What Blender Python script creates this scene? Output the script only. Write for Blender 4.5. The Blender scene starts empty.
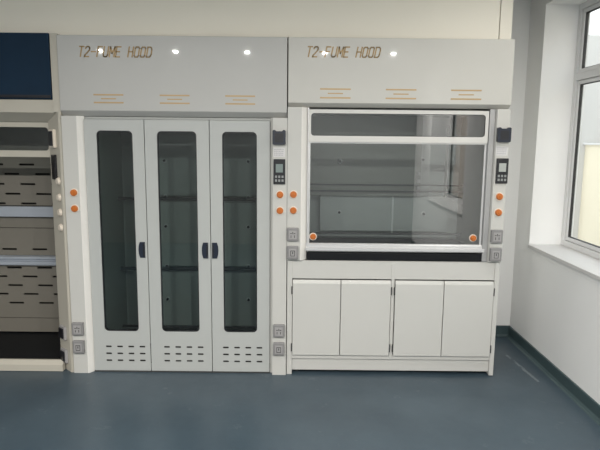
import bpy, bmesh, math, random
from mathutils import Vector, Matrix
random.seed(4)
C = bpy.context.scene.collection
SC = bpy.context.scene

# ------------------------------------------------------------------ camera
F_PX = 560.0
PITCH = math.atan(83.0 / F_PX)
ROLL = 0.010
cd = bpy.data.cameras.new('camera'); cam = bpy.data.objects.new('camera', cd); C.objects.link(cam)
cd.sensor_fit = 'HORIZONTAL'; cd.sensor_width = 36.0; cd.lens = 36.0 * F_PX / 600.0
cd.clip_start = 0.05; cd.clip_end = 200
cam.matrix_world = (Matrix.Translation((0, -3.85, 1.658)) @ Matrix.Rotation(math.pi / 2 - PITCH, 4, 'X')
                    @ Matrix.Rotation(ROLL, 4, 'Z'))
SC.camera = cam

# ------------------------------------------------------------------ world, lights, exposure
w = bpy.data.worlds.new('sky'); SC.world = w; w.use_nodes = True
bg = w.node_tree.nodes['Background']
bg.inputs[0].default_value = (0.93, 0.96, 1.0, 1)
bg.inputs[1].default_value = 1.0
SC.view_settings.view_transform = 'Standard'
SC.view_settings.look = 'None'
SC.view_settings.gamma = 1.0
SC.view_settings.use_curve_mapping = False
SC.view_settings.exposure = 1.17

CEIL = 2.8
RX = 1.834           # right wall inner face
WT = 0.34            # wall thickness
LX = -6.4            # left wall
BY = 0.85            # wall behind the hoods
RY = -5.15            # rear wall
WIN = [(-1.14, 0.56), (-4.10, -2.40)]   # the two windows of the right wall (y range)
WZ0, WZ1 = 0.84, 2.70
LAMP_W = 26.0
LAMP_COL = (1.0, 0.965, 0.915)

# ------------------------------------------------------------------ materials
def mat(name, col, rough=0.5, metal=0.0, coat=0.0, coat_rough=0.03, noise=0.0, nscale=6.0, bump=0.0, bscale=200.0, emit=None, spec=None):
    m = bpy.data.materials.new(name); m.use_nodes = True
    nt = m.node_tree; b = nt.nodes['Principled BSDF']
    b.inputs['Base Color'].default_value = (*col, 1)
    b.inputs['Roughness'].default_value = rough
    b.inputs['Metallic'].default_value = metal
    b.inputs['Coat Weight'].default_value = coat
    b.inputs['Coat Roughness'].default_value = coat_rough
    if spec is not None: b.inputs['Specular IOR Level'].default_value = spec
    tc = nt.nodes.new('ShaderNodeTexCoord')
    if noise:
        n = nt.nodes.new('ShaderNodeTexNoise'); n.inputs['Scale'].default_value = nscale
        n.inputs['Detail'].default_value = 5
        nt.links.new(tc.outputs['Object'], n.inputs['Vector'])
        r = nt.nodes.new('ShaderNodeMapRange')
        r.inputs[3].default_value = 1 - noise; r.inputs[4].default_value = 1 + noise
        nt.links.new(n.outputs['Fac'], r.inputs[0])
        mx = nt.nodes.new('ShaderNodeVectorMath'); mx.operation = 'SCALE'
        mx.inputs[0].default_value = col
        nt.links.new(r.outputs[0], mx.inputs['Scale'])
        nt.links.new(mx.outputs[0], b.inputs['Base Color'])
    if bump:
        n2 = nt.nodes.new('ShaderNodeTexNoise'); n2.inputs['Scale'].default_value = bscale
        nt.links.new(tc.outputs['Object'], n2.inputs['Vector'])
        bp = nt.nodes.new('ShaderNodeBump'); bp.inputs['Strength'].default_value = bump; bp.inputs['Distance'].default_value = .002
        nt.links.new(n2.outputs['Fac'], bp.inputs['Height']); nt.links.new(bp.outputs[0], b.inputs['Normal'])
    if emit:
        b.inputs['Emission Color'].default_value = (*LAMP_COL, 1); b.inputs['Emission Strength'].default_value = emit
    return m

def glass_mat(name, tint, boost=1.0):
    m = bpy.data.materials.new(name); m.use_nodes = True; nt = m.node_tree; nt.nodes.clear()
    o = nt.nodes.new('ShaderNodeOutputMaterial'); mix = nt.nodes.new('ShaderNodeMixShader')
    t = nt.nodes.new('ShaderNodeBsdfTransparent'); t.inputs[0].default_value = (*tint, 1)
    g = nt.nodes.new('ShaderNodeBsdfGlossy'); g.inputs['Roughness'].default_value = 0.0
    fr = nt.nodes.new('ShaderNodeFresnel'); fr.inputs[0].default_value = 1.5
    k = nt.nodes.new('ShaderNodeMath'); k.operation = 'MULTIPLY'; k.inputs[1].default_value = boost; k.use_clamp = True
    # outer faces reflect, the exit faces only pass light on (thin pane)
    ge = nt.nodes.new('ShaderNodeNewGeometry'); iv = nt.nodes.new('ShaderNodeMath'); iv.operation = 'SUBTRACT'; iv.inputs[0].default_value = 1.0
    nt.links.new(ge.outputs['Backfacing'], iv.inputs[1])
    k2 = nt.nodes.new('ShaderNodeMath'); k2.operation = 'MULTIPLY'
    nt.links.new(fr.outputs[0], k.inputs[0]); nt.links.new(k.outputs[0], k2.inputs[0]); nt.links.new(iv.outputs[0], k2.inputs[1])
    nt.links.new(k2.outputs[0], mix.inputs[0])
    nt.links.new(t.outputs[0], mix.inputs[1]); nt.links.new(g.outputs[0], mix.inputs[2])
    nt.links.new(mix.outputs[0], o.inputs[0])
    return m

M = {}
M['wall'] = mat('wall_paint', (.90, .90, .89), .7, noise=.015, nscale=3, bump=.15)
M['wall_grey'] = mat('grey_wall_paint', (.50, .51, .51), .75, noise=.02, nscale=3)
M['wall_rear_grey'] = mat('dark_grey_wall_paint', (.27, .285, .29), .75, noise=.02, nscale=3)
M['ceil'] = mat('ceiling_paint', (.85, .84, .82), .8, noise=.01)
M['filler'] = mat('filler_panel_paint', (.86, .82, .72), .55, noise=.015, nscale=2)
M['steel'] = mat('off_white_coated_steel', (.58, .575, .545), .35, coat=.25, coat_rough=.08, noise=.012, nscale=2.5)
M['sash_white'] = mat('warm_white_sash_frame', (.68, .67, .64), .4, coat=.2)
M['edge'] = mat('window_lit_edge', (.84, .82, .78), .35, coat=.3, coat_rough=.1)  # whiter than the pillar: window light from the right put into the colour
M['header_shaded'] = mat('shaded_off_white_header', (.49, .487, .468), .35, coat=.5, coat_rough=.025, noise=.012, nscale=2)  # darker copy of the header colour: weaker light away from the window, painted in
M['header'] = mat('glossy_off_white_header', (.575, .565, .525), .35, coat=.5, coat_rough=.025, noise=.012, nscale=2)
M['door'] = mat('cool_off_white_door', (.475, .49, .475), .35, coat=.3, coat_rough=.08, noise=.012, nscale=2)
M['cream'] = mat('cream_coated_steel', (.52, .49, .42), .45, noise=.02, nscale=3)
M['navy'] = mat('dark_navy_panel', (.010, .028, .055), .6, spec=.15, noise=.15, nscale=4)
M['alu'] = mat('brushed_aluminium', (.70, .70, .70), .4, metal=.5)
M['alu_dark'] = mat('grey_track_aluminium', (.42, .42, .42), .45, metal=.5, noise=.03, nscale=20)
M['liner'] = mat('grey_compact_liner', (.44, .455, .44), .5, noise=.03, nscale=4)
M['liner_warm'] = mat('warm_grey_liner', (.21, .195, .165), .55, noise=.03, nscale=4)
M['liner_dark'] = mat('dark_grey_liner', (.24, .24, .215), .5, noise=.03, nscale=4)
M['slot'] = mat('dark_slot', (.015, .013, .012), .7)
M['rail_blue'] = mat('pale_blue_grey_rail', (.42, .46, .52), .4, coat=.2, noise=.02)
M['rail_dark'] = mat('dark_grey_rail', (.05, .052, .052), .45, noise=.05)
M['black'] = mat('black_epoxy_resin', (.008, .009, .011), .55, spec=.2, noise=.1, nscale=30)
M['plastic_black'] = mat('black_plastic', (.012, .012, .016), .3, coat=.2)
M['plastic_navy'] = mat('blue_black_plastic', (.012, .018, .035), .35, coat=.2)
M['lcd'] = mat('grey_green_lcd', (.22, .27, .26), .25)
M['lcd_light'] = mat('pale_lcd', (.42, .44, .42), .25)
M['key'] = mat('grey_key', (.28, .29, .29), .5)
M['orange'] = mat('orange_plastic', (.56, .155, .022), .4, coat=.2)
M['collar'] = mat('pale_collar', (.78, .70, .60), .5)
M['socket'] = mat('grey_socket_plastic', (.25, .245, .245), .45)
M['socket_in'] = mat('pale_grey_socket_insert', (.36, .35, .35), .45)
M['gold'] = mat('gold_foil', (.34, .235, .11), .4, metal=.25)
M['gold_stripe'] = mat('light_gold_foil', (.46, .33, .17), .4, metal=.2)
M['paper'] = mat('pale_sticker', (.66, .65, .65), .5)
M['print'] = mat('grey_print', (.30, .30, .33), .6)
M['hinge'] = mat('dark_steel_hinge', (.10, .10, .10), .4, metal=.6)
M['cove'] = mat('dark_green_cove', (.050, .082, .088), .45, noise=.12, nscale=9)
M['frame_w'] = mat('white_window_frame', (.72, .72, .72), .4, coat=.2)
M['gasket'] = mat('black_window_gasket', (.03, .03, .03), .6)
M['sill'] = mat('white_sill', (.64, .63, .62), .5)
M['facade_y'] = mat('yellow_render', (.74, .66, .50), .8, noise=.03, nscale=1)
M['facade_peach'] = mat('pale_peach_render', (.90, .72, .60), .8, noise=.03, nscale=1)
M['facade_p'] = mat('pale_grey_render', (.60, .59, .575), .8, noise=.03, nscale=1)
M['asphalt'] = mat('grey_ground', (.22, .22, .21), .9, noise=.1, nscale=1)
M['lens'] = mat('lamp_lens', (.9, .9, .9), .4, emit=30)
M['lamp_ring'] = mat('white_lamp_ring', (.8, .8, .8), .4)
M['glass_door'] = glass_mat('smoked_door_glass', (.68, .73, .72), 1.6)
M['glass_sash'] = glass_mat('sash_glass', (.84, .87, .87), 4.0)
M['glass_win'] = glass_mat('window_glass', (.92, .94, .93), 1.0)

def floor_mat():
    m = bpy.data.materials.new('blue_grey_epoxy_floor'); m.use_nodes = True; nt = m.node_tree
    b = nt.nodes['Principled BSDF']; tc = nt.nodes.new('ShaderNodeTexCoord')
    n = nt.nodes.new('ShaderNodeTexNoise'); n.inputs['Scale'].default_value = 1.6; n.inputs['Detail'].default_value = 8; n.inputs['Roughness'].default_value = .62
    r = nt.nodes.new('ShaderNodeValToRGB')
    r.color_ramp.elements[0].position = .3; r.color_ramp.elements[0].color = (.040, .064, .084, 1)
    r.color_ramp.elements[1].position = .72; r.color_ramp.elements[1].color = (.067, .098, .122, 1)
    nt.links.new(tc.outputs['Object'], n.inputs['Vector']); nt.links.new(n.outputs['Fac'], r.inputs[0])
    # dusty scuffs
    n2 = nt.nodes.new('ShaderNodeTexNoise'); n2.inputs['Scale'].default_value = 5; n2.inputs['Detail'].default_value = 10; n2.inputs['Roughness'].default_value = .75
    nt.links.new(tc.outputs['Object'], n2.inputs['Vector'])
    r2 = nt.nodes.new('ShaderNodeValToRGB'); r2.color_ramp.elements[0].position = .60; r2.color_ramp.elements[0].color = (0, 0, 0, 1)
    r2.color_ramp.elements[1].position = .75; r2.color_ramp.elements[1].color = (.35, .35, .35, 1)
    nt.links.new(n2.outputs['Fac'], r2.inputs[0])
    mx = nt.nodes.new('ShaderNodeMixRGB'); mx.inputs[2].default_value = (.30, .33, .34, 1)
    nt.links.new(r2.outputs[0], mx.inputs[0]); nt.links.new(r.outputs[0], mx.inputs[1]); nt.links.new(mx.outputs[0], b.inputs['Base Color'])
    # pale smear of levelling compound along the right skirting
    sp = nt.nodes.new('ShaderNodeSeparateXYZ'); geo = nt.nodes.new('ShaderNodeNewGeometry'); nt.links.new(geo.outputs['Position'], sp.inputs[0])
    def mth(op, a, b_=None, c=None):
        k = nt.nodes.new('ShaderNodeMath'); k.operation = op
        for i, q in enumerate((a, b_, c)):
            if q is None: continue
            if isinstance(q, (int, float)): k.inputs[i].default_value = q
            else: nt.links.new(q, k.inputs[i])
        return k.outputs[0]
    wob = mth('MULTIPLY_ADD', n2.outputs['Fac'], .10, -.05)
    line = mth('ADD', mth('MULTIPLY_ADD', sp.outputs['Y'], .10, 1.665 + .085), wob)   # x of the smear at this y
    dist = mth('ABSOLUTE', mth('SUBTRACT', sp.outputs['X'], mth('SUBTRACT', 3.44, line)))
    near = mth('LESS_THAN', dist, .011)
    span = mth('MULTIPLY', mth('GREATER_THAN', sp.outputs['Y'], -.10), mth('LESS_THAN', sp.outputs['Y'], .50))
    msk = mth('MULTIPLY', mth('MULTIPLY', near, span), mth('MULTIPLY', mth('GREATER_THAN', n2.outputs['Fac'], .46), .45))
    mx2 = nt.nodes.new('ShaderNodeMixRGB'); mx2.inputs[2].default_value = (.34, .37, .37, 1)
    nt.links.new(msk, mx2.inputs[0]); nt.links.new(mx.outputs[0], mx2.inputs[1]); nt.links.new(mx2.outputs[0], b.inputs['Base Color'])
    rr = nt.nodes.new('ShaderNodeMapRange'); rr.inputs[3].default_value = .25; rr.inputs[4].default_value = .5
    nt.links.new(n2.outputs['Fac'], rr.inputs[0]); nt.links.new(rr.outputs[0], b.inputs['Roughness'])
    return m
M['floor'] = floor_mat()

# ------------------------------------------------------------------ helpers
def link(name, me, m, parent=None, loc=(0, 0, 0)):
    o = bpy.data.objects.new(name, me); C.objects.link(o)
    if m is not None: me.materials.append(m)
    o.location = loc
    if parent is not None:
        o.parent = parent
        r = parent
        off = Vector((0, 0, 0))
        while r is not None:
            off += r.location; r = r.parent
        o.location = Vector(loc) - off
    return o

def box_bm(bm, x0, x1, y0, y1, z0, z1, bev=0.0):
    t = bmesh.new()
    bmesh.ops.create_cube(t, size=1.0)
    for v in t.verts:
        v.co = Vector(((x0 + x1) / 2 + v.co.x * (x1 - x0), (y0 + y1) / 2 + v.co.y * (y1 - y0), (z0 + z1) / 2 + v.co.z * (z1 - z0)))
    if bev:
        bmesh.ops.bevel(t, geom=t.edges[:], offset=bev, segments=2, affect='EDGES', profile=.6)
    me = bpy.data.meshes.new('t'); t.to_mesh(me); t.free(); bm.from_mesh(me); bpy.data.meshes.remove(me)

def cyl_bm(bm, p0, p1, r0, r1=None, n=20):
    r1 = r0 if r1 is None else r1
    p0, p1 = Vector(p0), Vector(p1); d = p1 - p0
    q = d.to_track_quat('Z', 'Y').to_matrix().to_4x4()
    bmesh.ops.create_cone(bm, cap_ends=True, segments=n, radius1=r0, radius2=r1, depth=d.length,
                          matrix=Matrix.Translation((p0 + p1) / 2) @ q)

def prism_bm(bm, prof, a0, a1, axis='X'):
    """closed profile extruded along an axis. axis X: prof=(y,z); axis Z: prof=(x,y); axis Y: prof=(x,z)"""
    def P(p, a):
        return {'X': (a, p[0], p[1]), 'Z': (p[0], p[1], a), 'Y': (p[0], a, p[1])}[axis]
    A = [bm.verts.new(P(p, a0)) for p in prof]; B = [bm.verts.new(P(p, a1)) for p in prof]
    n = len(prof)
    fs = [bm.faces.new(A), bm.faces.new(B)]
    for i in range(n):
        fs.append(bm.faces.new((A[i], A[(i + 1) % n], B[(i + 1) % n], B[i])))
    bmesh.ops.recalc_face_normals(bm, faces=bm.faces[:])

def fin(name, bm, m, parent=None, smooth=False, origin=None):
    me = bpy.data.meshes.new(name)
    if origin is not None:
        bmesh.ops.translate(bm, verts=bm.verts[:], vec=-Vector(origin))
    if smooth:
        for f in bm.faces: f.smooth = True
    bm.to_mesh(me); bm.free()
    if smooth:
        try: me.set_sharp_from_angle(angle=math.radians(40))
        except Exception: pass
    return link(name, me, m, parent, loc=origin or (0, 0, 0))

def boxes(name, lst, m, parent=None, bev=0.0):
    bm = bmesh.new()
    for b in lst: box_bm(bm, *b, bev=bev)
    b = lst[0]
    return fin(name, bm, m, parent, origin=((b[0] + b[1]) / 2, (b[2] + b[3]) / 2, (b[4] + b[5]) / 2))

def each(name, lst, m, parent=None, bev=0.0):
    for b in lst: boxes(name, [b], m, parent, bev)

def rrect(x0, x1, z0, z1, r, n=6):
    if r <= 0: return [(x0, z0), (x1, z0), (x1, z1), (x0, z1)]
    pts = []
    for cx, cz, a in ((x0 + r, z0 + r, 180), (x1 - r, z0 + r, 270), (x1 - r, z1 - r, 0), (x0 + r, z1 - r, 90)):
        for i in range(n + 1):
            t = math.radians(a + 90 * i / n); pts.append((cx + r * math.cos(t), cz + r * math.sin(t)))
    return pts

def sheet(name, outer, holes, y0, y1, m, parent=None, plane='Y'):
    """flat plate in the XZ plane (or YZ when plane='X') with holes, real thickness y0..y1"""
    cu = bpy.data.curves.new(name, 'CURVE'); cu.dimensions = '2D'; cu.fill_mode = 'BOTH'; cu.extrude = (y1 - y0) / 2
    ox, oz = outer[0]
    for pts in [outer] + holes:
        s = cu.splines.new('POLY'); s.points.add(len(pts) - 1)
        for p, q in zip(s.points, pts): p.co = (q[0] - ox, q[1] - oz, 0, 1)
        s.use_cyclic_u = True
    t = bpy.data.objects.new('t', cu)
    me = bpy.data.meshes.new_from_object(t); me.name = name
    bpy.data.objects.remove(t); bpy.data.curves.remove(cu)
    for v in me.vertices:
        v.co = (v.co.x, v.co.z, v.co.y) if plane == 'Y' else (v.co.z, v.co.x, v.co.y)
    me.materials.clear()
    for p in me.polygons: p.use_smooth = False
    bm = bmesh.new(); bm.from_mesh(me)
    bmesh.ops.remove_doubles(bm, verts=bm.verts[:], dist=1e-5)
    bmesh.ops.recalc_face_normals(bm, faces=bm.faces[:]); bm.to_mesh(me); bm.free()
    ym = (y0 + y1) / 2
    return link(name, me, m, parent, (ox, ym, oz) if plane == 'Y' else (ym, ox, oz))

def thing(name, label, cat, loc, group=None):
    o = bpy.data.objects.new(name, None); C.objects.link(o); o.location = loc
    o.empty_display_size = .1
    o['label'] = label; o['category'] = cat
    if group: o['group'] = group
    return o
def tag(o, label, cat, group=None):
    o['label'] = label; o['category'] = cat
    if group: o['group'] = group
    return o
def struct(o):
    o['kind'] = 'structure'; return o
def copy_tree(o, parent=None):
    c = o.copy(); C.objects.link(c)
    if parent is not None: c.parent = parent
    for ch in [q for q in bpy.data.objects if q.parent == o]: copy_tree(ch, c)
    return c

# ------------------------------------------------------------------ room shell
struct(boxes('floor', [(LX - .2, RX + WT, RY - .2, BY + .2, -.15, 0)], M['floor']))
struct(boxes('ceiling', [(LX - .2, RX + WT, RY - .2, BY + .2, CEIL, CEIL + .15)], M['ceil']))
struct(boxes('wall_back', [(LX - .2, RX + WT, BY, BY + .2, 0, CEIL)], M['wall']))
struct(boxes('wall_left', [(LX - .2, LX, RY, BY, 0, CEIL)], M['wall_grey']))
struct(boxes('wall_rear', [(LX - .2, RX + WT, RY - .2, RY, 0, CEIL)], M['wall_rear_grey']))
holes = [[(y0, WZ0), (y1, WZ0), (y1, WZ1), (y0, WZ1)] for (y0, y1) in WIN]
struct(sheet('wall_right', [(RY, 0), (BY, 0), (BY, CEIL), (RY, CEIL)], holes, RX, RX + WT, M['wall'], plane='X'))
# coved skirting with a rounded toe
def skirting(name, along, a0, a1, base, s):
    h, t = .095, .012
    prof = [(0, 0), (.035, 0), (.022, .006), (t, .02), (t, h - .004), (t - .004, h), (0, h)]
    bm = bmesh.new()
    prism_bm(bm, [(base + s * p[0], p[1]) for p in prof], a0, a1, along)
    return struct(fin(name, bm, M['cove']))
bm = bmesh.new(); prism_bm(bm, [(BY - p[0], p[1]) for p in [(0, 0), (.035, 0), (.022, .006), (.012, .02), (.012, .091), (.008, .095), (0, .095)]], LX, RX, 'X')
struct(fin('baseboard_back', bm, M['cove']))
bm = bmesh.new(); prism_bm(bm, [(RX - p[0], p[1]) for p in [(0, 0), (.035, 0), (.022, .006), (.012, .02), (.012, .091), (.008, .095), (0, .095)]], RY, BY, 'Y')
struct(fin('baseboard_right', bm, M['cove']))
bm = bmesh.new(); prism_bm(bm, [(LX + p[0], p[1]) for p in [(0, 0), (.035, 0), (.022, .006), (.012, .02), (.012, .091), (.008, .095), (0, .095)]], RY, BY, 'Y')
struct(fin('baseboard_left', bm, M['cove']))
# scuffed drip of pale compound on the floor by the right skirting
# windows: frame, transom, mullion, sashes, panes, sill
for i, (y0, y1) in enumerate(WIN):
    fx0, fx1 = RX + .25, RX + .31
    zt = 2.165
    ym = (y0 + y1) / 2
    f = .042
    def R(a, b, c, d): return [(a, c), (b, c), (b, d), (a, d)]
    fr = struct(sheet('window_%d' % (i + 1), R(y0, y1, WZ0 + .03, WZ1), [R(y0 + f, ym - .03, WZ0 + .03 + f, zt - .026), R(ym + .03, y1 - f, WZ0 + .03 + f, zt - .026),
              R(y0 + f, ym - .03, zt + .026, WZ1 - f), R(ym + .03, y1 - f, zt + .026, WZ1 - f)], fx0, fx1, M['frame_w'], plane='X'))
    for (a, b) in ((y0 + f, ym - .03), (ym + .03, y1 - f)):
        for (c, d) in ((WZ0 + .03 + f, zt - .026), (zt + .026, WZ1 - f)):
            g = .004; s = .030
            sheet('sash_frame', R(a + g, b - g, c + g, d - g), [R(a + s, b - s, c + s, d - s)], fx0 + .012, fx1 - .008, M['frame_w'], fr, 'X')
            k = .005
            sheet('gasket', R(a + s - .001, b - s + .001, c + s - .001, d - s + .001), [R(a + s + k, b - s - k, c + s + k, d - s - k)], fx0 + .02, fx1 - .018, M['gasket'], fr, 'X')
            boxes('pane', [(fx0 + .028, fx0 + .034, a + s, b - s, c + s, d - s)], M['glass_win'], fr)
    bm = bmesh.new(); box_bm(bm, RX - .012, fx0 + .02, y0 - .0, y1 + .0, WZ0, WZ0 + .028, .004)
    struct(fin('window_%d_sill' % (i + 1), bm, M['sill'])).name = 'trim_%d' % (i + 1)

# exterior seen through the windows
boxes('ground_outside', [(RX + WT, 40, -60, 40, -3.2, -3.0)], M['asphalt'])
struct(bpy.data.objects['ground_outside'])
bt = thing('building', 'pale yellow rendered building outside the right window', 'building', (11, -15, -3))
boxes('main_wall', [(9, 14, -12, 11.5, -3, 3.6)], M['facade_y'], bt)
boxes('tall_wall', [(8.9, 14, -50, -12, -3, 8.5)], M['facade_peach'], bt)
boxes('low_wall', [(9, 14, 11.5, 14.05, -3, 1.66)], M['facade_y'], bt)
boxes('pilaster', [(8.8, 14, 14.05, 17.0, -3, 5.0)], M['facade_p'], bt)
boxes('coping', [(8.92, 14.05, 11.5, 14.05, 1.66, 1.72)], M['facade_p'], bt)
for yy in range(-42, 10, 4):
    boxes('window_recess', [(8.85, 9.02, yy, yy + 1.6, .4, 2.2)], M['facade_p'], bt)

# closing panels between hood tops and ceiling
fp = boxes('filler_panel', [(-3.14, 1.318, .05, .07, 2.352, CEIL - .004)], M['filler'], bev=.002)
tag(fp, 'long beige closing panel above the hoods, reaching up to the ceiling', 'panel')
fp2 = boxes('filler_panel', [(1.324, 1.404, .05, .07, 2.352, CEIL - .004)], M['filler'], bev=.002)
tag(fp2, 'narrow beige closing panel at the right end above the sash hood', 'panel')

# ------------------------------------------------------------------ stroke lettering
GL = {
 'T': [[(0, 1), (.62, 1)], [(.31, 1), (.31, 0)]],
 '2': [[(0, .80), (.06, .93), (.2, 1), (.42, 1), (.56, .93), (.6, .8), (.56, .62), (.3, .38), (.04, .14), (0, 0), (.62, 0)]],
 '-': [[(.0, .5), (.62, .5)]],
 'F': [[(0, 0), (0, 1), (.6, 1)], [(0, .53), (.5, .53)]],
 'U': [[(0, 1), (0, .18), (.1, .03), (.22, 0), (.4, 0), (.52, .03), (.62, .18), (.62, 1)]],
 'M': [[(0, 0), (0, 1), (.33, .35), (.66, 1), (.66, 0)]],
 'E': [[(.6, 1), (0, 1), (0, 0), (.6, 0)], [(0, .52), (.5, .52)]],
 'H': [[(0, 0), (0, 1)], [(.62, 0), (.62, 1)], [(0, .52), (.62, .52)]],
 'O': [[(.12, 1), (.48, 1), (.6, .86), (.6, .14), (.48, 0), (.12, 0), (0, .14), (0, .86), (.12, 1)]],
 'D': [[(0, 0), (0, 1), (.4, 1), (.55, .9), (.62, .74), (.62, .26), (.55, .1), (.4, 0), (0, 0)]],
}
def lettering(text, x0, zb, h, width, yf, parent):
    n = len(text); adv = .90; sx = width / (adv * (n - 1) + .90); k = 0
    for wd in text.split(' '):
        word(wd, x0 + k * adv * sx, zb, h, sx, yf, parent); k += len(wd) + 1
def word(text, x0, zb, h, sx, yf, parent, shear=.28, lw=.0088):
    adv = .90
    bm = bmesh.new(); th = .0015
    for i, ch in enumerate(text):
        if ch == ' ': continue
        for pl in GL[ch]:
            pts = [Vector((x0 + (i * adv + px + shear * pz) * sx, zb + pz * h)) for px, pz in pl]
            for a, b in zip(pts, pts[1:]):
                d = (b - a).normalized(); nn = Vector((-d.y, d.x)) * lw / 2; e = d * lw * .35
                q = [a - e - nn, b + e - nn, b + e + nn, a - e + nn]
                prism_bm(bm, [(p.x, p.y) for p in q], yf - th, yf + .0002, 'Y')
    return fin('lettering', bm, M['gold'], parent, origin=(x0, yf, zb))

def stripes(x0, x1, z0, z1, yf, parent):
    w = x1 - x0; m = (x0 + x1) / 2; t = .005
    return boxes('vent_stripe', [(x0, x1, yf - .0015, yf + .0005, z1 - t, z1 + t), (m - w * .25, m + w * .25, yf - .0015, yf + .0005, (z0 + z1) / 2 - t * .8, (z0 + z1) / 2 + t * .8),
                          (x0, x1, yf - .0015, yf + .0005, z0 - t, z0 + t)], M['gold_stripe'], parent)

def knob(x, z, yf, parent, r=.023, dirv=(0, -1, 0), collar_big=False):
    d = Vector(dirv); p = Vector((x, yf, z))
    bm = bmesh.new(); cyl_bm(bm, p, p + d * .004, r * 1.28, r * 1.25, 28)
    k = fin('control_knob', bm, M['collar'], parent, True, origin=tuple(p))
    bm = bmesh.new(); cyl_bm(bm, p + d * .004, p + d * .016, r, r * .96, 28); cyl_bm(bm, p + d * .016, p + d * .021, r * .96, r * .75, 28)
    fin('knob_cap', bm, M['orange'], k, True, origin=tuple(p + d * .004))
    side = d.cross(Vector((0, 0, 1)))
    bm = bmesh.new(); q = p + d * .021
    cyl_bm(bm, q, q + d * .006, r * .35, r * .3, 14)
    fin('knob_pip', bm, M['orange'], k, True, origin=tuple(q))
    return k

def socket(x, z, yf, parent, style=0):
    s = .040
    bm = bmesh.new()
    box_bm(bm, x - s, x + s, yf - .026, yf, z - s * 1.15, z + s * 1.15, .006)
    o = fin('power_socket', bm, M['socket'], parent, origin=(x, yf, z))
    boxes('socket_insert', [(x - .026, x + .026, yf - .029, yf - .025, z - .032, z + .028)], M['socket_in'], o, bev=.001)
    if style == 0:
        lst = [(x - .014, x - .010, yf - .0305, yf - .028, z - .022, z - .004), (x + .010, x + .014, yf - .0305, yf - .028, z - .022, z - .004),
               (x - .002, x + .002, yf - .0305, yf - .028, z + .004, z + .020), (x - .018, x - .006, yf - .0305, yf - .028, z + .006, z + .010), (x + .006, x + .018, yf - .0305, yf - .028, z + .006, z + .010)]
    else:
        lst = [(x - .016, x + .016, yf - .0305, yf - .028, z + .012, z + .016), (x - .016, x + .016, yf - .0305, yf - .028, z - .024, z - .020),
               (x - .016, x - .012, yf - .0305, yf - .028, z - .024, z + .016), (x + .012, x + .016, yf - .0305, yf - .028, z - .024, z + .016), (x - .003, x + .003, yf - .0305, yf - .028, z - .008, z + .008)]
    boxes('socket_slot', lst, M['slot'] if style == 0 else M['rail_dark'], o)
    return o

def monitor(x, z, yf, parent):
    """blue-black box with two raised horns on its top edge"""
    wv = .044
    prof = [(-wv, -.040), (-wv * .8, -.046), (wv * .8, -.046), (wv, -.040), (wv, .046), (wv * .86, .052), (wv * .62, .052), (wv * .45, .044),
            (-wv * .45, .044), (-wv * .62, .052), (-wv * .86, .052), (-wv, .046)]
    bm = bmesh.new(); prism_bm(bm, [(x + a, z + b) for a, b in prof], yf - .035, yf, 'Y')
    bmesh.ops.bevel(bm, geom=[e for e in bm.edges if all(v.co.y < yf - .03 for v in e.verts)], offset=.003, segments=2, affect='EDGES')
    o = fin('airflow_monitor', bm, M['plastic_navy'], parent, origin=(x, yf, z))
    boxes('monitor_face', [(x - .028, x + .028, yf - .0365, yf - .034, z - .030, z + .030)], M['plastic_black'], o, bev=.001)
    return o

def display(x, z, yf, parent, light=False):
    o = boxes('control_panel', [(x - .040, x + .040, yf - .014, yf, z - .085, z + .085)], M['plastic_black'], parent, bev=.003)
    boxes('display_screen', [(x - .024, x + .024, yf - .0155, yf - .013, z - .005, z + .052)], M['lcd_light'] if light else M['lcd'], o, bev=.0005)
    for r in range(2):
        for c in range(3):
            cx = x - .022 + c * .022; cz = z - .034 - r * .026
            boxes('panel_button', [(cx - .007, cx + .007, yf - .0165, yf - .013, cz - .008, cz + .008)], M['key'], o, bev=.001)
    return o

def sticker(x, z, yf, parent):
    o = boxes('notice_sticker', [(x - .040, x + .040, yf - .0012, yf + .0002, z - .032, z + .030)], M['paper'], parent)
    rnd = random.Random(3); lst = []
    for r in range(4):
        c = x - .034
        while c < x + .028:
            wd = rnd.uniform(.004, .010)
            lst.append((c, c + wd, yf - .0018, yf - .001, z + .018 - r * .013, z + .0215 - r * .013)); c += wd + .0035
    boxes('printed_lines', lst, M['print'], o)
    return o

def nozzle(x, z, yf, parent):
    bm = bmesh.new(); cyl_bm(bm, (x, yf, z), (x, yf - .012, z), .018, .016, 24)
    o = fin('service_outlet', bm, M['paper'], parent, True, origin=(x, yf, z))
    bm = bmesh.new(); cyl_bm(bm, (x, yf - .012, z), (x, yf - .030, z), .012, .009, 16)
    fin('outlet_nozzle', bm, M['plastic_black'], o, True, origin=(x, yf - .012, z))
    return o

# ------------------------------------------------------------------ walk-in hood with three glazed doors
YF = -.025      # front faces of headers and pillars
h1 = thing('fume_hood', 'off-white walk-in fume hood with three tall glazed doors reaching the floor', 'fume hood', (-.855, .4, 0))
X0, X1 = -1.612, -.0915
def header(x0, x1, zt, zb, lip, parent, m, depth=.80):
    bm = bmesh.new()
    prism_bm(bm, [(YF, zt), (YF, zb), (YF + .045, zb - lip), (depth, zb - lip), (depth, zt)], x0, x1, 'X')
    bmesh.ops.bevel(bm, geom=[e for e in bm.edges], offset=.002, segments=1, affect='EDGES')
    return fin('header', bm, m, parent, origin=((x0 + x1) / 2, 0, zb))
hd = header(X0 - .004, X1 - .004, 2.34, 1.853, .035, h1, M['header_shaded'])
lettering('T2-FUME HOOD', -1.478, 2.203, .064, .492, YF, hd)
for xa in (-1.388, -.946, -.508):
    stripes(xa, xa + .200, 1.906, 1.957, YF, hd)

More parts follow.
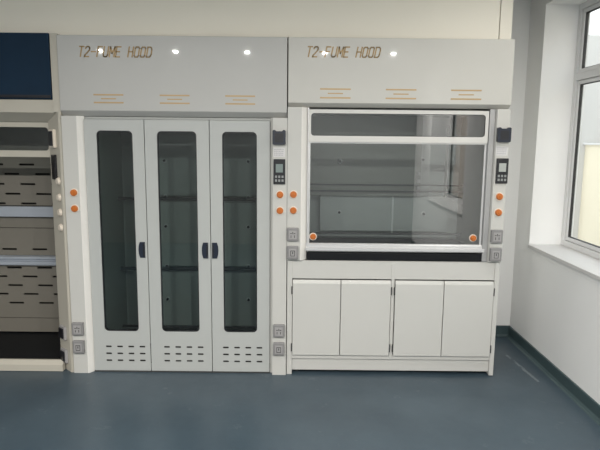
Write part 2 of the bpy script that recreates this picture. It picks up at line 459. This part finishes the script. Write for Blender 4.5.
def left_pillar(x0, xf, xi, z0, z1, parent, m, yi=.02, inner=None):
    """flat front x0..xf, slanted lit return from xf to xi"""
    bm = bmesh.new()
    prism_bm(bm, [(x0, YF), (xf, YF), (xf, yi), (xi - .002, yi + .004), (xi - .002, .80), (x0, .80)], z0, z1, 'Z')
    p = fin('pillar', bm, m, parent, origin=(x0, YF, z0))
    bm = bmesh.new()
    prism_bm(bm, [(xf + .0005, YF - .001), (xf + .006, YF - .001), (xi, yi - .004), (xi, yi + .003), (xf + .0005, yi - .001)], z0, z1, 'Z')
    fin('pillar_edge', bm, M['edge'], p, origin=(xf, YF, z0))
    return p
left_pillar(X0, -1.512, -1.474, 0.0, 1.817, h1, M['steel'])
bm = bmesh.new()
prism_bm(bm, [(X1, YF), (-.190, YF), (-.190, .012), (-.208, .018), (-.208, .80), (X1, .80)], 0.0, 1.817, 'Z')
bmesh.ops.bevel(bm, geom=[e for e in bm.edges if abs(e.verts[0].co.z - e.verts[1].co.z) > .5], offset=.002, segments=2, affect='EDGES')
fin('pillar', bm, M['steel'], h1, origin=(-.15, YF, 0))
# cavity
boxes('back_liner', [(-1.474, -.208, .76, .775, .06, 1.80)], M['liner'], h1)
boxes('base_tray', [(-1.474, -.208, .03, .76, .02, .06)], M['black'], h1, bev=.003)
boxes('top_liner', [(-1.474, -.208, .03, .76, 1.80, 1.815)], M['liner'], h1)
boxes('side_liner', [(-1.473, -1.463, .04, .755, .062, 1.798)], M['liner'], h1)
boxes('side_liner', [(-.219, -.209, .04, .755, .062, 1.798)], M['liner'], h1)
each('baffle', [(-1.36, -.32, .66, .672, .10, .60), (-1.36, -.32, .66, .672, .64, 1.17), (-1.36, -.32, .66, .672, 1.22, 1.70)], M['liner'], h1, bev=.002)
each('baffle_bracket', [(-1.36, -1.345, .672, .76, .10, 1.70), (-.335, -.32, .672, .76, .10, 1.70)], M['liner'], h1)
for zz in (.62, 1.195):
    boxes('support_rail', [(-1.463, -.219, .62, .645, zz - .012, zz + .012)], M['rail_dark'], h1, bev=.002)
boxes('support_rail', [(-1.463, -.219, .62, .64, .125, .14)], M['rail_dark'], h1, bev=.002)
for (nx, nz) in ((-1.09, 1.5), (-1.09, 1.21), (-1.09, .97), (-1.09, .64), (-1.09, .36), (-.42, 1.5), (-.42, 1.21), (-.42, .97), (-.42, .64), (-.42, .36)):
    nozzle(nx, nz, .66, h1)
# doors
def door(x0, x1, g0, g1, hx, slots_x, z0=.012, z1=1.797, gz0=.306, gz1=1.722):
    ya, yb = 0.0, .028
    hs = [rrect(g0, g1, gz0, gz1, .030)]
    for r in range(3):
        z = .192 - r * .052
        for c in range(4):
            x = slots_x + c * .0805
            hs.append(rrect(x, x + .042, z - .0065, z + .0065, .006, 3))
    d = sheet('door', rrect(x0 + .0025, x1 - .0025, z0, z1, .003, 2), hs, ya, yb, M['door'], h1)
    # rubber seal and pane
    sheet('glass_seal', rrect(g0 - .001, g1 + .001, gz0 - .001, gz1 + .001, .030), [rrect(g0 + .006, g1 - .006, gz0 + .006, gz1 - .006, .026)], .006, .024, M['plastic_black'], d)
    sheet('door_glass', rrect(g0, g1, gz0, gz1, .030), [], .013, .018, M['glass_door'], d)
    boxes('vent_backing', [(slots_x - .03, slots_x + .32, ya + .004, yb - .001, .065, .215)], M['slot'], d)
    # cupped pull: curved on the side facing the pane
    left = hx[2]
    xa, xb = hx[0], hx[1]
    if left: prof = [(xb, 0), (xb, 1), (xa + .008, 1), (xa, .75), (xa - .002, .5), (xa, .25), (xa + .008, 0)]
    else: prof = [(xa, 0), (xa, 1), (xb - .008, 1), (xb, .75), (xb + .002, .5), (xb, .25), (xb - .008, 0)]
    za, zb = .846, .957
    bm = bmesh.new(); prism_bm(bm, [(p[0], za + p[1] * (zb - za)) for p in prof], -.012, .001, 'Y')
    bmesh.ops.bevel(bm, geom=[e for e in bm.edges if all(v.co.y < -.01 for v in e.verts)], offset=.003, segments=2, affect='EDGES')
    hnd = fin('door_handle', bm, M['plastic_navy'], d, origin=(xa, 0, za))
    a = xb - .012 if left else xa + .003
    boxes('finger_recess', [(a, a + .009, -.0135, -.011, za + .012, zb - .012)], M['plastic_black'], hnd)
    return d
door(-1.474, -1.064, -1.390, -1.145, (-1.124, -1.082, True), -1.386)
door(-1.064, -.622, -.979, -.710, (-.682, -.641, True), -.968)
door(-.622, -.208, -.536, -.299, (-.612, -.571, False), -.545)
boxes('threshold', [(-1.474, -.208, .0, .75, .0, .010)], M['rail_dark'], h1)
# fittings
for z in (1.300, 1.190): knob(-1.549, z, YF, h1); knob(-.139, z, YF, h1)
for i, z in enumerate((.335, .202)): socket(-1.565, z, YF, h1, i); socket(-.142, z, YF, h1, i)
monitor(-.146, 1.684, YF, h1); sticker(-.146, 1.588, YF, h1); display(-.144, 1.457, YF, h1)

# ------------------------------------------------------------------ bench hood with vertical sash
h2 = thing('fume_hood', 'off-white bench fume hood with a wide glass sash beside the window', 'fume hood', (.66, .4, .84))
A0, A1 = -.0895, 1.404
hd2 = header(A0 + .0015, A1, 2.34, 1.918, .027, h2, M['header'])
lettering('T2-FUME HOOD', .030, 2.216, .064, .492, YF, hd2)
for xa in (.125, .563, .998):
    stripes(xa, xa + .204, 1.952, 2.009, YF, hd2)
ZB = .842
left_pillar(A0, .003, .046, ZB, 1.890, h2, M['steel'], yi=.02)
bm = bmesh.new()
prism_bm(bm, [(A1, YF), (1.318, YF), (1.312, -.012), (1.308, .0), (1.308, .80), (A1, .80)], ZB, 1.890, 'Z')
fin('pillar', bm, M['steel'], h2, origin=(1.36, YF, ZB))
boxes('sash_track', [(1.272, 1.307, -.012, .04, ZB, 1.888)], M['alu_dark'], h2, bev=.002)
boxes('sash_track', [(.047, .055, -.004, .04, ZB + .06, 1.888)], M['alu'], h2, bev=.001)
# cavity
boxes('back_liner', [(.05, 1.30, .74, .755, .875, 1.885)], M['liner'], h2)
boxes('side_liner', [(.048, .058, .05, .74, .875, 1.885)], M['liner'], h2)
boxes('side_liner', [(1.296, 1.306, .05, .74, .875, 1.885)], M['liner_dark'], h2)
boxes('top_liner', [(.05, 1.30, .06, .74, 1.87, 1.885)], M['liner'], h2)
each('baffle', [(.16, .742, .64, .652, .95, 1.235), (.748, 1.19, .64, .652, .95, 1.235)], M['liner'], h2, bev=.002)
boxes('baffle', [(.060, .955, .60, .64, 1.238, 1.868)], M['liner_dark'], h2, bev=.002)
each('baffle_bracket', [(.16, .175, .652, .74, .95, 1.235), (1.175, 1.19, .652, .74, .95, 1.80)], M['liner'], h2)
boxes('support_rail', [(.058, 1.296, .58, .598, 1.322, 1.334)], M['rail_dark'], h2, bev=.002)
boxes('support_rail', [(.058, 1.296, .58, .598, 1.270, 1.284)], M['rail_dark'], h2, bev=.002)
for zz in (1.42, 1.36, 1.303, 1.256):
    boxes('rail_clip', [(.920, .946, .572, .600, zz - .012, zz + .012)], M['socket_in'], h2, bev=.002)
boxes('corner_strip', [(.738, .752, .630, .64, .93, 1.23)], M['alu'], h2, bev=.001)
for (nx, nz) in ((.311, 1.51), (.315, 1.10), (.995, 1.525), (.995, 1.095)): nozzle(nx, nz, .60 if (nx < .9 and nz > 1.3) else (.74 if nz > 1.3 else .64), h2)
boxes('gutter_rail', [(.058, 1.296, .60, .62, .925, .94)], M['rail_dark'], h2)
# upper fixed light and lower sash
us = sheet('upper_sash', [(.050, 1.660), (1.268, 1.660), (1.268, 1.876), (.050, 1.876)], [rrect(.068, 1.247, 1.702, 1.852, .022)], -.004, .012, M['sash_white'], h2)
sheet('sash_seal', rrect(.067, 1.248, 1.701, 1.853, .022), [rrect(.071, 1.244, 1.705, 1.849, .018)], .000, .010, M['plastic_black'], us)
sheet('sash_glass', rrect(.068, 1.247, 1.702, 1.852, .022), [], .003, .007, M['glass_sash'], us)
ls = sheet('lower_sash', [(.056, .945), (1.270, .945), (1.270, 1.66), (.056, 1.66)], [[(.066, .958), (1.256, .958), (1.256, 1.652), (.066, 1.652)]], .014, .030, M['alu'], h2)
sheet('sash_glass', [(.066, .958), (1.256, .958), (1.256, 1.652), (.066, 1.652)], [], .020, .025, M['glass_sash'], ls)
bm = bmesh.new(); prism_bm(bm, [(.03, .905), (-.012, .905), (-.018, .912), (-.018, .930), (-.004, .936), (-.004, .950), (.002, .957), (.03, .957)], .040, 1.285, 'X')
fin('sash_handle', bm, M['alu'], ls, origin=(.66, 0, .93))
for z in (1.302, 1.192): knob(-.047, z, YF, h2); knob(1.362, z, YF, h2)
for i, z in enumerate((1.027, .900)): socket(-.049, z, YF, h2, i); socket(1.357, z, YF, h2, i)
monitor(1.362, 1.716, YF, h2); sticker(1.362, 1.612, YF, h2); display(1.368, 1.477, YF, h2, True)
for kx in (.092, 1.212): knob(kx, 1.004, .020, h2, .021)

# black worktop and base cabinet
bm = bmesh.new(); box_bm(bm, .050, 1.300, .0, .745, ZB, .872, .004); box_bm(bm, .050, 1.300, -.010, .012, ZB, .896, .004)
tag(fin('worktop', bm, M['black'], origin=(.66, .37, ZB)), 'black epoxy worktop with a raised front edge under the glass sash', 'worktop')

cb = thing('base_cabinet', 'off-white base cabinet with four doors under the black worktop', 'cabinet', (.67, .4, 0))
BX0, BX1 = -.0865, 1.402
boxes('carcass', [(BX0, BX0 + .0365, -.008, .80, 0, .838), (BX1 - .031, BX1, -.012, .80, .006, .838), (BX0, BX1, .78, .80, .03, .838),
                  (BX0, BX1, .012, .80, .118, .146), (BX0, BX1, .0, .80, .815, .838), (.648, .671, -.006, .78, .118, .82)], M['steel'], cb, bev=.0015)
boxes('top_rail', [(BX0, BX1 - .02, -.002, .03, .707, .838)], M['steel'], cb, bev=.002)
boxes('bottom_rail', [(BX0, BX1 - .02, -.002, .03, .116, .144)], M['steel'], cb, bev=.002)
boxes('plinth', [(BX0, BX1 - .022, .012, .032, .026, .116)], M['steel'], cb, bev=.002)
each('foot', [(BX0 + .05, BX0 + .09, .05, .09, 0, .03), (BX1 - .12, BX1 - .08, .05, .09, 0, .03), (BX0 + .05, BX0 + .09, .7, .74, 0, .03), (BX1 - .12, BX1 - .08, .7, .74, 0, .03)], M['plastic_black'], cb)
for (a, b, side) in ((-.048, .291, 0), (.293, .645, 1), (.674, 1.017, 0), (1.019, 1.368, 1)):
    bm = bmesh.new()
    prism_bm(bm, [(-.020, .150), (-.020, .676), (-.008, .700), (-.003, .700), (-.003, .150)], a + .0015, b - .0015, 'X')
    bmesh.ops.bevel(bm, geom=bm.edges[:], offset=.0012, segments=1, affect='EDGES')
    d = fin('door', bm, M['steel'], cb, origin=(a, 0, .15))
    hx = a - .003 if side == 0 else b + .003
    for z in (.625, .205):
        bm = bmesh.new(); cyl_bm(bm, (hx, -.015, z - .028), (hx, -.015, z + .028), .0055)
        fin('hinge', bm, M['hinge'], d, True, origin=(hx, -.015, z))

# ------------------------------------------------------------------ left hood with open front
h3 = thing('fume_hood', 'cream fume hood with dark navy header and slotted back, at the left edge', 'fume hood', (-2.37, .4, 0))
L0, L1 = -3.13, -1.618
bm = bmesh.new(); prism_bm(bm, [(-.02, 2.352), (-.02, 1.945), (-.012, 1.926), (.40, 1.926), (.40, 2.352)], L0, -1.672, 'X')
bmesh.ops.bevel(bm, geom=bm.edges[:], offset=.002, segments=1, affect='EDGES')
fin('header', bm, M['navy'], h3, origin=(-2.37, 0, 1.93))
boxes('header_trim', [(L0, -1.676, -.024, -.018, 1.934, 1.952)], M['plastic_black'], h3)
boxes('side_panel', [(-1.668, L1, -.012, .80, 1.84, 2.352)], M['cream'], h3, bev=.002)
boxes('side_panel', [(L0, L0 + .05, -.012, .80, 0, 2.35)], M['cream'], h3, bev=.002)
bm = bmesh.new(); prism_bm(bm, [(0, 1.922), (0, 1.838), (.11, 1.778), (.12, 1.922)], L0 + .05, -1.668, 'X')
fin('fascia', bm, M['cream'], h3, origin=(-2.37, 0, 1.84))
# chamfered post
bm = bmesh.new()
prism_bm(bm, [(L1, -.015), (-1.636, -.015), (-1.757, .10), (-1.757, .80), (L1, .80)], 0, 1.84, 'Z')
bmesh.ops.bevel(bm, geom=[e for e in bm.edges if abs(e.verts[0].co.z - e.verts[1].co.z) > .5], offset=.003, segments=2, affect='EDGES')
fin('pillar', bm, M['cream'], h3, origin=(L1, 0, 0))
nd = Vector((-.115, -.121, 0)).normalized()          # outward normal of the slanted face
pm = Vector((-1.6965, .0425, 0))
for z in (1.375, 1.262, 1.158, 1.052):
    p = Vector((-1.664, .0085, z))
    bm = bmesh.new(); cyl_bm(bm, p, p + nd * .006, .027, .026, 24)
    k = fin('control_knob', bm, M['collar'], h3, True, origin=tuple(p))
    bm = bmesh.new(); cyl_bm(bm, p + nd * .006, p + nd * .016, .022, .02, 24)
    fin('knob_cap', bm, M['collar'], k, True, origin=tuple(p + nd * .006))
tv = Vector((-nd.y, nd.x, 0))
def slanted(name, z, hw, hh, t, m, parent, t0=0.0):
    bm = bmesh.new(); pts = []
    c = pm + nd * t0
    prism_bm(bm, [tuple((c - tv * hw).xy), tuple((c + tv * hw).xy), tuple((c + tv * hw + nd * t).xy), tuple((c - tv * hw + nd * t).xy)], z - hh, z + hh, 'Z')
    bmesh.ops.bevel(bm, geom=bm.edges[:], offset=.003, segments=2, affect='EDGES')
    return fin(name, bm, m, parent, origin=(c.x, c.y, z))
o = slanted('airflow_monitor', 1.665, .036, .062, .020, M['collar'], h3); slanted('monitor_face', 1.665, .024, .050, .012, M['plastic_black'], o, .018)
slanted('control_panel', 1.47, .028, .085, .018, M['plastic_black'], h3)
for z in (.280, .107):
    o = slanted('power_socket', z, .040, .050, .020, M['socket_in'], h3); slanted('socket_insert', z, .030, .036, .014, M['plastic_black'], o, .018)
# sash
us = sheet('upper_sash', [(L0 + .05, 1.535), (-1.742, 1.535), (-1.742, 1.775), (L0 + .05, 1.775)], [rrect(-3.02, -1.768, 1.580, 1.742, .022)], .115, .135, M['cream'], h3)
sheet('sash_glass', rrect(-3.02, -1.768, 1.580, 1.742, .022), [], .122, .127, M['glass_sash'], us)
# back with staggered exhaust slots
def slotted(z0, z1, rows, parent, xo=0.0):
    hs = []
    for z, ph in rows:
        x = -3.06 + ph
        while x + .125 < -1.79:
            hs.append(rrect(x, x + .122, z - .008, z + .008, .007, 3)); x += .245
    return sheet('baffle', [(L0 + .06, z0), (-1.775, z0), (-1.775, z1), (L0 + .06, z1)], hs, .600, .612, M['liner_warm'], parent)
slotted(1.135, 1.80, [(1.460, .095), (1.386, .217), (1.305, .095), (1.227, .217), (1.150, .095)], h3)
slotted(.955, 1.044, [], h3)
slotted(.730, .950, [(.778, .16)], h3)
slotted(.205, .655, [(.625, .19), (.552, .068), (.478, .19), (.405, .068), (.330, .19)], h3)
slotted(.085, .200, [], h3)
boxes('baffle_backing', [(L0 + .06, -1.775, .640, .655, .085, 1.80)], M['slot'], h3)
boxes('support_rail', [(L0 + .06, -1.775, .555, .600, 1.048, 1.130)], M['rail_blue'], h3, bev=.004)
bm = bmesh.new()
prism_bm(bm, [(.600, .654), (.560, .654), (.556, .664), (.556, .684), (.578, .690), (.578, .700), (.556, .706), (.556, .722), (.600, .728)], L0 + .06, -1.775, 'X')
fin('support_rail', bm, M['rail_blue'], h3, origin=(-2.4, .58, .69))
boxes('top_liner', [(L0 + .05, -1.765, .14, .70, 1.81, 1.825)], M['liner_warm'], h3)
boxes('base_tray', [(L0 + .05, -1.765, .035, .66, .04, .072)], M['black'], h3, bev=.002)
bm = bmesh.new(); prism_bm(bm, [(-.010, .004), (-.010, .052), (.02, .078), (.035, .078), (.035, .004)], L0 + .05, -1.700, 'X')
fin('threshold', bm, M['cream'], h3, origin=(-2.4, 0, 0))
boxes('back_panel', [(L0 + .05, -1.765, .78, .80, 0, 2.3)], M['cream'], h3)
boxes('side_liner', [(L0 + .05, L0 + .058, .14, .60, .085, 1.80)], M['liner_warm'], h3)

# ------------------------------------------------------------------ ceiling downlights
proto = None
lx = [-2.59, -1.62, -.70, .295, 1.18]
n = 0
PLACE = {0: 'row of small round ceiling downlights across the middle of the room', 1: 'added ceiling downlight nearer the hoods, fill for the corner'}
for i, (xx, yy) in enumerate([(x, -3.64) for x in lx] + [(1.50, -.95)]):  # the last one is an added fill, only to brighten the back right corner
    if True:
        if proto is None:
            t = thing('ceiling_downlight', PLACE[0], 'light', (0, 0, CEIL))
            bm = bmesh.new()
            N = 32; ra, rb, rc = .024, .030, .045
            rings = [(ra, -.001), (rb, -.008), (rc, -.006), (rc, 0)]
            vs = [[bm.verts.new((r * math.cos(2 * math.pi * k / N), r * math.sin(2 * math.pi * k / N), CEIL + z)) for k in range(N)] for r, z in rings]
            for a, b in zip(vs, vs[1:]):
                for k in range(N): bm.faces.new((a[k], a[(k + 1) % N], b[(k + 1) % N], b[k]))
            fin('lamp_ring', bm, M['lamp_ring'], t, True)
            bm = bmesh.new(); cyl_bm(bm, (0, 0, CEIL - .003), (0, 0, CEIL), .0245, n=32)
            fin('lamp_lens', bm, M['lens'], t)
            proto = t; r = t
        else:
            r = copy_tree(proto)
        r.location = (xx, yy, CEIL)
        r['label'] = 'small unseen downlight added to brighten the corner by the window' if i == 5 else ['leftmost', 'second from left', 'middle', 'second from right', 'rightmost', ''][i] + ' small round downlight in the white ceiling, mirrored in the hood headers'
        r['group'] = 'round downlights in the ceiling'
        ld = bpy.data.lights.new('downlight_lamp', 'AREA'); ld.shape = 'DISK'; ld.size = .046
        ld.energy = LAMP_W if i < 5 else LAMP_W * .14; ld.color = LAMP_COL
        lo = bpy.data.objects.new('downlight_lamp', ld); C.objects.link(lo); lo.location = (xx, yy, CEIL - .010)
